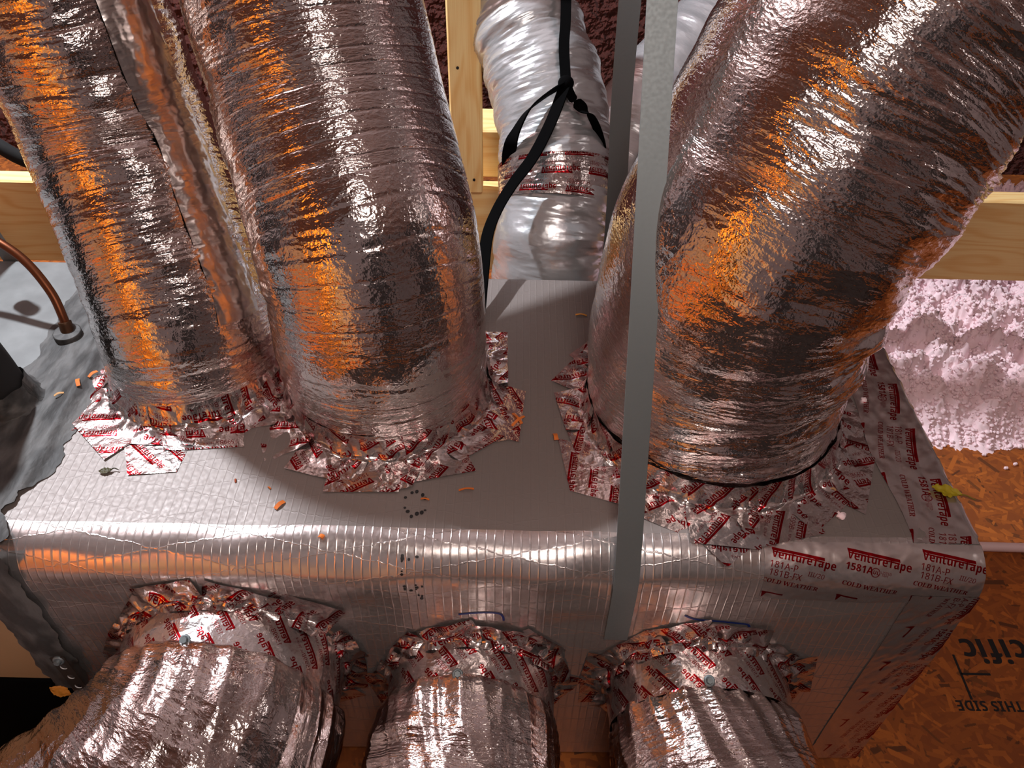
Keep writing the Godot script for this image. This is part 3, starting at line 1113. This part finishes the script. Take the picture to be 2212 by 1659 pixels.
# ------------------------------------------------------------------ air handler at the left
func build_air_handler() -> void:
	var root := thing("air_handler", "grey metal air handler cabinet at the left, sealed to the duct box with dark mastic", "air handler", Vector3.ZERO)
	var top := part("top_panel", cbox(Vector3(0.80, 0.012, 0.56), 0.003), M.cabinet, root)
	top.position = Vector3(-1.004, -0.006, -0.775)
	var fr := part("front_panel", cbox(Vector3(0.80, 0.27, 0.012), 0.003), plain(Color(0.55, 0.43, 0.30), 0.6), root)
	fr.position = Vector3(-1.004, -0.148, -0.500)
	var bk := part("back_panel", cbox(Vector3(0.80, 0.27, 0.012), 0.003), M.cabinet, root)
	bk.position = Vector3(-1.004, -0.148, -1.05)
	var bs := part("base", cbox(Vector3(0.86, 0.24, 0.56), 0.004), M.black, root)
	bs.position = Vector3(-1.034, -0.41, -0.775)
	# mastic smeared over the joint on the top
	var P := PackedVector3Array()
	var U := PackedVector2Array()
	var n := nz(1.0, 600, FastNoiseLite.TYPE_SIMPLEX_SMOOTH, FastNoiseLite.FRACTAL_FBM, 4)
	var nu := 44
	var nv := 170
	for j in nv:
		var z := lerpf(-1.04, -0.502, float(j) / (nv - 1))
		var x0 := -0.672 + 0.014 * n.get_noise_2d(z * 14.0, 1.0)
		var x1 := -0.548 + 0.022 * n.get_noise_2d(z * 16.0, 5.0) - 0.026 * smoothstep(-0.70, -0.52, z)
		for i in nu:
			var u := float(i) / (nu - 1)
			var x := lerpf(x0, x1, u)
			var e := sin(u * PI)
			var ridge := exp(-pow((x + 0.582) / 0.012, 2)) * 0.006
			P.append(Vector3(x, 0.0006 + e * 0.0035 * (1.0 + n.get_noise_2d(x * 26.0, z * 9.0)) + ridge, z))
			U.append(Vector2(x, z * 0.4))
	var ms := part("mastic_seam", grid(P, U, nu, nv, false, true), M.mastic, root)
	ms.set_meta("label", "dark grey brushed mastic band over the joint")
	# and down the front corner
	P = PackedVector3Array()
	U = PackedVector2Array()
	for j in 60:
		var y := lerpf(0.002, -0.30, j / 59.0)
		for i in 20:
			var u := i / 19.0
			var x := lerpf(-0.612 + 0.008 * n.get_noise_2d(y * 20.0, 9.0), -0.557 + 0.008 * n.get_noise_2d(y * 22.0, 14.0), u)
			P.append(Vector3(x, y, -0.4935 + 0.003 * sin(u * PI) * (1.0 + 0.5 * n.get_noise_2d(x * 20.0, y * 8.0))))
			U.append(Vector2(x, y * 0.4))
	part("mastic_seam", grid(P, U, 20, 60, false, true), M.mastic, root)

	# perforated hanger strap fixed to the corner
	var hs := thing("perforated_strap", "short perforated metal strap screwed to the mastic corner under the cabinet front", "metal strap", Vector3.ZERO)
	var a := Vector3(-0.566, -0.205, -0.482)
	var b := Vector3(-0.540, -0.345, -0.46)
	var cm := CSGCombiner3D.new()
	cm.name = "strap_body"
	var dir := (b - a).normalized()
	var wd := Vector3(1, 0, 0)
	wd = (wd - dir * wd.dot(dir)).normalized()
	cm.transform = Transform3D(Basis(wd, dir, wd.cross(dir)), a)
	hs.add_child(cm)
	var bd := CSGBox3D.new()
	bd.name = "strap_blank"
	bd.size = Vector3(0.019, 0.15, 0.0014)
	bd.position = Vector3(0, 0.07, 0)
	bd.material = plain(Color(0.30, 0.27, 0.25), 0.5, 0.8)
	cm.add_child(bd)
	for i in 7:
		var hole := CSGCylinder3D.new()
		hole.name = "strap_hole_%d" % i
		hole.operation = CSGShape3D.OPERATION_SUBTRACTION
		hole.radius = 0.0045
		hole.height = 0.01
		hole.sides = 16
		hole.rotation = Vector3(PI / 2, 0, 0)
		hole.position = Vector3(0, 0.014 + i * 0.02, 0)
		cm.add_child(hole)
	screw(hs, a + Vector3(0, 0.0, 0.003), Vector3(0, 0.2, 1).normalized(), 0.005)

	# black insulated pipe standing on the seam
	var ip := thing("insulated_pipe", "thick black foam-insulated pipe standing on the cabinet top at the left edge", "pipe", Vector3.ZERO)
	part("foam_sleeve", tube([Vector3(-0.668, 0.004, -0.735), Vector3(-0.676, 0.06, -0.738), Vector3(-0.70, 0.15, -0.745), Vector3(-0.74, 0.30, -0.76)], 0.036, 40, 60), M.rubber, ip)
	var P2 := PackedVector3Array()
	var U2 := PackedVector2Array()
	for j in 10:
		for i in 41:
			var th := TAU * (i % 40) / 40
			var r := 0.052 - 0.013 * sqrt(j / 9.0) + 0.004 * n.get_noise_2d(cos(th) * 3.0, sin(th) * 3.0 + j * 0.2)
			var y := 0.002 + 0.032 * pow(j / 9.0, 1.5) + 0.006 * n.get_noise_2d(cos(th) * 2.0 + 7.0, sin(th) * 2.0) * j / 9.0
			P2.append(Vector3(-0.668 - 0.003 * j / 9.0 + cos(th) * r, y, -0.735 + sin(th) * r))
			U2.append(Vector2(th * 0.03, y))
	part("mastic_collar", grid(P2, U2, 41, 10, true, true), M.mastic, ip)
	# copper line
	var cp := thing("copper_pipe", "thin bent copper pipe curving down into the mastic beside the leftmost duct", "pipe", Vector3.ZERO)
	part("pipe", tube([Vector3(-0.638, 0.002, -0.869), Vector3(-0.642, 0.03, -0.880), Vector3(-0.655, 0.06, -0.897), Vector3(-0.685, 0.095, -0.918), Vector3(-0.725, 0.118, -0.935), Vector3(-0.79, 0.135, -0.96), Vector3(-0.86, 0.15, -0.98)], 0.0062, 18, 60), M.copper, cp)
	part("fitting", tube([Vector3(-0.638, 0.002, -0.869), Vector3(-0.641, 0.022, -0.877)], 0.009, 18, 6), plain(Color(0.30, 0.20, 0.13), 0.5, 0.7), cp)
	part("mastic_collar", tube([Vector3(-0.638, 0.001, -0.868), Vector3(-0.638, 0.011, -0.868)], 0.019, 22, 5), M.mastic, cp)
	# yellow cap on the line further left
	var yc := thing("pipe_cap", "small yellow plastic cap beside the copper pipe at the left edge", "clamp", Vector3.ZERO)
	var ym := plain(Color(0.85, 0.58, 0.03), 0.45)
	part("body", tube([Vector3(-0.772, 0.11, -0.975), Vector3(-0.775, 0.175, -0.985)], 0.012, 24, 10), ym, yc)
	part("tab", tube([Vector3(-0.772, 0.115, -0.972), Vector3(-0.756, 0.112, -0.967), Vector3(-0.748, 0.098, -0.965)], 0.006, 16, 14), ym, yc)

# ------------------------------------------------------------------ behind the box
func build_back() -> void:
	var bm := single("wood_beam", cbox(Vector3(3.6, 0.19, 0.042), 0.003), M.wood, "long horizontal pine beam behind the duct box", "beam")
	bm.position = Vector3(-0.15, -0.150, -1.42)
	var st := single("wood_stud", cbox(Vector3(0.058, 1.5, 0.04), 0.003), M.wood_up, "upright pine stud standing on the beam behind the box", "stud")
	st.position = Vector3(-0.094, 0.70, -1.40)
	for q in [[-0.012, -0.505], [0.013, -0.72]]:
		var nl := CylinderMesh.new()
		nl.top_radius = 0.0026
		nl.bottom_radius = 0.0026
		nl.height = 0.003
		nl.radial_segments = 10
		var nn := part("nail_head", nl, M.ink, st)
		nn.rotation.x = PI / 2
		nn.position = Vector3(q[0], q[1], 0.0205)
	var bl := single("wood_block", cbox(Vector3(0.20, 0.10, 0.10), 0.003), M.wood, "short pine block on the beam behind the upright stud", "wood block")
	bl.position = Vector3(0.0, -0.004, -1.50)
	# pale duct in its black sling
	var d := thing("flex_duct", "pale glossy flexible duct hung in a black sling behind the duct box", "flexible duct", Vector3.ZERO)
	var line := [Vector3(0.052, -0.25, -1.165), Vector3(0.058, -0.10, -1.16), Vector3(0.062, -0.02, -1.18), Vector3(0.070, 0.05, -1.235), Vector3(0.062, 0.12, -1.305), Vector3(0.040, 0.19, -1.375), Vector3(-0.004, 0.265, -1.455), Vector3(-0.06, 0.34, -1.53), Vector3(-0.14, 0.42, -1.62)]
	part("foil_jacket", jacket(line, 0.098, 200, 340, 61, {"wr": 0.0022, "fold": 0.006, "calm": 0.4, "ring": 0.0, "pitch": 0.03}), M.pale, d)
	part("printed_tape", jacket([Vector3(0.0685, 0.028, -1.2165), Vector3(0.0695, 0.05, -1.235), Vector3(0.068, 0.077, -1.259)], 0.1003, 120, 40, 63, {"wr": 0.0008, "fold": 0.002, "ring": 0.0, "calm": 0.5}), M.tape, d)
	# sling
	var s := thing("black_sling", "black webbing sling knotted above the pale duct behind the box", "strap", Vector3.ZERO)
	var knot := Vector3(0.076, 0.225, -1.253)
	part("webbing", ribbon([Vector3(0.076, 0.225, -1.253), Vector3(0.072, 0.266, -1.298), Vector3(0.074, 0.307, -1.344), Vector3(0.073, 0.421, -1.480)], [Vector3(1, 0, 0.2), Vector3(1, 0, 0.2), Vector3(1, 0, 0.2), Vector3(1, 0, 0.2)], 0.017, 0.003), M.black, s)
	part("webbing", ribbon([Vector3(0.076, 0.225, -1.253), Vector3(0.052, 0.188, -1.190), Vector3(0.025, 0.148, -1.152), Vector3(-0.004, 0.116, -1.129), Vector3(-0.028, 0.089, -1.096), Vector3(-0.043, 0.068, -1.049), Vector3(-0.048, 0.039, -0.980), Vector3(-0.051, 0.011, -0.926)], [Vector3(0.8, 0.3, 0.3), Vector3(0.8, 0.3, 0.3), Vector3(0.8, 0.3, 0.3), Vector3(0.8, 0.3, 0.3), Vector3(0.8, 0.3, 0.3), Vector3(0.8, 0.3, 0.3), Vector3(0.8, 0.3, 0.3), Vector3(0.8, 0.3, 0.3)], 0.021, 0.003), M.black, s)
	part("webbing", ribbon([Vector3(0.076, 0.225, -1.253), Vector3(0.045, 0.213, -1.234), Vector3(0.016, 0.194, -1.216), Vector3(-0.004, 0.160, -1.205), Vector3(-0.013, 0.124, -1.212), Vector3(-0.014, 0.077, -1.236)], [Vector3(0.5, 0.7, 0.3), Vector3(0.5, 0.7, 0.3), Vector3(0.5, 0.7, 0.3), Vector3(0.5, 0.7, 0.3), Vector3(0.5, 0.7, 0.3), Vector3(0.5, 0.7, 0.3)], 0.022, 0.003), M.black, s)
	part("webbing", ribbon([Vector3(0.076, 0.225, -1.253), Vector3(0.089, 0.206, -1.235), Vector3(0.117, 0.184, -1.227), Vector3(0.137, 0.143, -1.230), Vector3(0.148, 0.094, -1.252)], [Vector3(0.7, -0.6, 0.3), Vector3(0.7, -0.6, 0.3), Vector3(0.7, -0.6, 0.3), Vector3(0.7, -0.6, 0.3), Vector3(0.7, -0.6, 0.3)], 0.018, 0.003), M.black, s)
	var kn := SphereMesh.new()
	kn.radius = 0.013
	kn.height = 0.024
	kn.radial_segments = 16
	kn.rings = 8
	part("knot", kn, M.black, s).position = knot
	# the grey duct behind the straps
	d = thing("flex_duct", "grey flexible duct seen between the metal straps, sloping up to the right", "flexible duct", Vector3.ZERO)
	part("foil_jacket", jacket([Vector3(0.205, -0.14, -1.565), Vector3(0.225, -0.10, -1.59), Vector3(0.280, -0.007, -1.680), Vector3(0.388, 0.079, -1.789), Vector3(0.494, 0.140, -1.875), Vector3(0.653, 0.227, -1.985)], 0.10, 140, 200, 67, {"wr": 0.001, "fold": 0.003, "ring": 0.0, "calm": 0.4}), M.pale, d)
	d = thing("flex_duct", "piece of shiny duct in the dark behind the upright stud", "flexible duct", Vector3.ZERO)
	part("foil_jacket", jacket([Vector3(-0.16, 0.30, -1.72), Vector3(-0.24, 0.40, -1.74), Vector3(-0.36, 0.50, -1.78), Vector3(-0.52, 0.60, -1.82)], 0.10, 140, 160, 71, {"wr": 0.001, "fold": 0.004, "ring": 0.0, "calm": 0.4}), M.pale, d)
	# loose black cable in the dark at the left
	single("black_cable", tube([Vector3(-1.20, 0.26, -1.35), Vector3(-1.02, 0.12, -1.34), Vector3(-0.92, 0.04, -1.33), Vector3(-0.86, -0.03, -1.36), Vector3(-0.84, -0.2, -1.38)], 0.013, 16, 60), M.rubber, "thick black cable hanging in the dark above the beam at the left", "cable")

# ------------------------------------------------------------------ straps
func build_straps() -> void:
	var s := thing("hanging_strap", "long galvanized strap hanging in front of the leaning duct, bent over the box edge", "metal strap", Vector3.ZERO)
	var w := Vector3(1, 0, 0.02)
	part("strap_body", ribbon([Vector3(0.118, 1.3, -1.16), Vector3(0.1265, 0.70, -0.86), Vector3(0.129, 0.478, -0.748), Vector3(0.1315, 0.24, -0.628), Vector3(0.133, 0.07, -0.5445), Vector3(0.1335, 0.02, -0.521), Vector3(0.134, -0.012, -0.5075), Vector3(0.134, -0.04, -0.4985), Vector3(0.134, -0.09, -0.4965), Vector3(0.134, -0.152, -0.4970)], [w, w, w, w, w, w, w, w, w, w], 0.0285, 0.0012, 120), M.zinc, s)
	s = thing("hanging_strap", "galvanized strap behind the front one, fixed to the back edge of the box", "metal strap", Vector3.ZERO)
	part("strap_body", ribbon([Vector3(0.128, 1.3, -1.06), Vector3(0.138, 0.414, -1.059), Vector3(0.149, 0.14, -1.0455), Vector3(0.152, 0.0, -1.0395), Vector3(0.153, -0.14, -1.0395)], [w, w, w, w, w], 0.0285, 0.0012, 60), M.zinc, s)
	s = thing("hanging_strap", "dark grey strap slanting across the beam at the left edge", "metal strap", Vector3.ZERO)
	part("strap_body", ribbon([Vector3(-0.99, 0.62, -1.09), Vector3(-0.86, 0.16, -1.075), Vector3(-0.812, -0.01, -1.0585), Vector3(-0.80, -0.12, -1.0585)], [w, w, w, w], 0.026, 0.0012, 60), M.zinc, s)

# ------------------------------------------------------------------ insulation
func build_insulation() -> void:
	var P := PackedVector3Array()
	var U := PackedVector2Array()
	var n1 := nz(1.0, 900, FastNoiseLite.TYPE_SIMPLEX_SMOOTH, FastNoiseLite.FRACTAL_FBM, 4)
	var n2 := cell(1.0, 901)
	var n3 := cell(1.0, 902)
	var nu := 340
	var nv := 240
	for j in nv:
		for i in nu:
			var x := lerpf(0.55, 1.75, float(i) / (nu - 1))
			var z := lerpf(-1.15, -2.1, float(j) / (nv - 1))
			var rise := smoothstep(-1.15, -1.36, z + 0.035 * n1.get_noise_2d(x * 9.0, 4.0))
			var h := rise * (0.10 + 0.05 * n1.get_noise_2d(x * 5.0, z * 5.0) + 0.05 * n1.get_noise_2d(x * 13.0 + 50.0, z * 13.0)) - 0.004
			h += rise * (-0.030 * n2.get_noise_2d(x * 24.0, z * 24.0) - 0.013 * n3.get_noise_2d(x * 70.0, z * 70.0) + 0.022 * n1.get_noise_2d(x * 55.0, z * 55.0))
			P.append(Vector3(x + 0.008 * n1.get_noise_2d(x * 50.0 + 9.0, z * 50.0), FLOOR + h, z + 0.02 * n1.get_noise_2d(x * 22.0, 3.0) * (1.0 - rise)))
			U.append(Vector2(x, z))
	var o := single("blown_insulation", grid(P, U, nu, nv), M.pink, "loose pale pink blown insulation heaped between the joists at the right", "insulation", "", "stuff")
	# tufts on it
	var tuft := SphereMesh.new()
	tuft.radius = 1.0
	tuft.height = 2.0
	tuft.radial_segments = 7
	tuft.rings = 4
	var A := tuft.get_mesh_arrays()
	var V: PackedVector3Array = A[Mesh.ARRAY_VERTEX]
	for i in V.size():
		V[i] *= 1.0 + 0.45 * n1.get_noise_3d(V[i].x * 1.7, V[i].y * 1.7, V[i].z * 1.7)
	A[Mesh.ARRAY_VERTEX] = V
	var tm := ArrayMesh.new()
	tm.add_surface_from_arrays(Mesh.PRIMITIVE_TRIANGLES, A)
	tm.surface_set_material(0, M.pink)
	var mm := MultiMesh.new()
	mm.transform_format = MultiMesh.TRANSFORM_3D
	mm.mesh = tm
	mm.instance_count = 26000
	for i in 26000:
		var gi := rng.randi_range(2, nu - 3)
		var gj := rng.randi_range(6, nv - 3)
		var p := P[gj * nu + gi]
		var r := rng.randf_range(0.001, 0.0046)
		var b := Basis(Vector3(rng.randf() - 0.5, rng.randf() - 0.5, rng.randf() - 0.5).normalized(), rng.randf() * TAU).scaled(Vector3(r * rng.randf_range(0.7, 1.5), r, r * rng.randf_range(0.7, 1.5)))
		mm.set_instance_transform(i, Transform3D(b, p + Vector3(0, r * 0.5, 0)))
	var mi := MultiMeshInstance3D.new()
	mi.name = "tufts"
	mi.multimesh = mm
	mi.set_meta("kind", "stuff")
	o.add_child(mi)
	# pink-white water pipe over the floor
	single("white_pipe", tube([Vector3(0.60, FLOOR + 0.018, -0.90), Vector3(0.9, FLOOR + 0.018, -0.905), Vector3(1.3, FLOOR + 0.018, -0.90), Vector3(1.9, FLOOR + 0.018, -0.91)], 0.009, 18, 40), plain(Color(0.88, 0.76, 0.76), 0.45), "thin pale plastic pipe lying on the floor board right of the box", "pipe")

# ------------------------------------------------------------------ debris
func shaving(at: Vector3, len: float, w: float, turn: float, label: String, c := Color(0.80, 0.45, 0.16)) -> void:
	var d := Vector3(cos(turn), 0, sin(turn))
	var pts := [at - d * len * 0.5 + Vector3(0, 0.0012, 0), at + Vector3(0, 0.0025 + len * 0.06, 0), at + d * len * 0.5 + Vector3(0, 0.0012, 0)]
	var wd := Vector3(-d.z, 0.1, d.x)
	single("wood_shaving", ribbon(pts, [wd, wd + Vector3(0, 0.3, 0), wd], w, 0.0007, 10), plain(c, 0.7), label, "wood shaving", "wood shavings on the duct box")

func leaf(called: String, at: Vector3, len: float, w: float, turn: float, c: Color, label: String, cat: String) -> void:
	var root := thing(called, label, cat, at)
	var P := PackedVector3Array()
	var U := PackedVector2Array()
	var n := nz(1.0, int(at.x * 1000) + 500)
	for j in 17:
		var v := j / 16.0
		var hw := w * 0.5 * pow(sin(PI * clampf(v, 0.02, 0.98)), 0.8) * (1.0 + 0.3 * n.get_noise_2d(v * 6.0, 0))
		for i in 9:
			var u := i / 4.0 - 1.0
			var y := 0.0012 + 0.12 * w * absf(u) + 0.10 * len * pow(v - 0.4, 2) + 0.1 * w * (1.0 + n.get_noise_2d(u * 2.0, v * 5.0))
			P.append(Vector3(u * hw, y, (v - 0.5) * len))
			U.append(Vector2(u, v))
	var m := plain(c, 0.6)
	m.backlight_enabled = true
	m.backlight = Color(0.2, 0.2, 0.05)
	var b := part("blade", grid(P, U, 9, 17, false, true), m, root)
	b.rotation.y = turn
	var sp := part("stem", tube([Vector3(0, 0.002, len * 0.3), Vector3(0.002, 0.004, len * 0.6), Vector3(0.0, 0.003, len * 0.95)], 0.0007, 8, 10), plain(c.darkened(0.3), 0.7), root)
	sp.rotation.y = turn

func build_debris() -> void:
	var o := Color(0.80, 0.42, 0.14)
	shaving(Vector3(-0.269, 0, -0.575), 0.014, 0.005, 2.2, "ragged orange wood shaving on the box top left of the marker dots", o)
	shaving(Vector3(0.008, 0, -0.724), 0.022, 0.004, 1.0, "crossed orange wood shaving between the middle and thickest ducts, upper stroke of the cross", o)
	shaving(Vector3(0.009, 0.0035, -0.716), 0.024, 0.0035, 2.3, "crossed orange wood shaving between the middle and thickest ducts, lower stroke of the cross", o)
	shaving(Vector3(-0.052, 0, -0.604), 0.018, 0.003, -0.15, "thin orange shaving lying right of the marker dots", o)
	shaving(Vector3(0.102, 0, -0.943), 0.017, 0.004, 0.1, "yellowish shaving near the back edge beside the thickest duct", Color(0.85, 0.58, 0.2))
	shaving(Vector3(-0.212, 0, -0.532), 0.006, 0.006, 0.4, "small curled orange chip near the front edge left of the dots", o)
	shaving(Vector3(-0.100, 0, -0.588), 0.010, 0.0025, 0.1, "small orange sliver inside the ring of marker dots", o)
	shaving(Vector3(0.057, 0.003, -0.690), 0.011, 0.006, 1.4, "orange flake on the printed tape left of the thickest duct", o)
	shaving(Vector3(-0.330, 0, -0.610), 0.006, 0.002, 1.3, "tiny dark orange splinter on the top below the leftmost duct", Color(0.6, 0.25, 0.1))
	shaving(Vector3(-0.569, 0.006, -0.785), 0.014, 0.004, 2.1, "orange chip on the dark mastic nearest the leftmost duct", o)
	shaving(Vector3(-0.580, 0.009, -0.765), 0.015, 0.005, 1.1, "orange chip on the dark mastic, second from the leftmost duct", o)
	shaving(Vector3(-0.598, 0.006, -0.745), 0.012, 0.003, 2.6, "thin pale splinter on the dark mastic beside two orange chips", Color(0.72, 0.55, 0.35))
	shaving(Vector3(-0.287, 0, -0.600), 0.005, 0.002, 0.7, "crumb of orange wood just behind the ragged shaving", o)
	shaving(Vector3(0.390, 0, -0.617), 0.010, 0.006, 0.3, "pale tan scrap on the box top near the right printed tape", Color(0.72, 0.55, 0.38))
	leaf("dry_leaf", Vector3(-0.490, 0, -0.620), 0.016, 0.009, 1.7, Color(0.22, 0.20, 0.06), "small dark olive dry leaf bit on the box top at the left", "leaf")
	leaf("yellow_leaf", Vector3(0.525, 0.002, -0.613), 0.034, 0.018, 1.2, Color(0.62, 0.55, 0.07), "crumpled yellow green leaf on the taped right edge of the box", "leaf")
	leaf("dry_leaf", Vector3(-0.592, -0.288, -0.478), 0.034, 0.013, 1.3, Color(0.72, 0.46, 0.14), "dry orange brown leaf at the foot of the cabinet front", "leaf")
	for f in [[Vector3(0.388, 0, -0.575), 0.005, "larger tuft of white fluff on the box top near the right tape"], [Vector3(0.475, 0, -0.772), 0.0035, "smaller tuft of white fluff beside the leaning duct"]]:
		var s := SphereMesh.new()
		s.radius = f[1]
		s.height = f[1] * 1.4
		s.radial_segments = 14
		s.rings = 8
		var A := s.get_mesh_arrays()
		var V: PackedVector3Array = A[Mesh.ARRAY_VERTEX]
		var n := nz(900.0, 77)
		for i in V.size(): V[i] *= 1.0 + 0.6 * n.get_noise_3d(V[i].x, V[i].y, V[i].z)
		A[Mesh.ARRAY_VERTEX] = V
		var am := ArrayMesh.new()
		am.add_surface_from_arrays(Mesh.PRIMITIVE_TRIANGLES, A)
		single("fluff_tuft", am, M.pink, f[2], "insulation fluff", "white fluff on the box").position = f[0] + Vector3(0, f[1] * 0.6, 0)
	for f in [[Vector3(1.021, 0, -1.155), "white crumb on the floor board nearest the box"], [Vector3(1.077, 0, -1.130), "white crumb on the floor board at the right edge"], [Vector3(1.052, 0, -1.118), "white crumb on the floor board between the other two"]]:
		var b := single("insulation_crumb", cbox(Vector3(0.009, 0.007, 0.006), 0.002), M.pink, f[1], "insulation fluff", "white crumbs on the floor")
		b.position = f[0] + Vector3(0, FLOOR + 0.0035, 0)
		b.rotation.y = f[0].x * 9.0
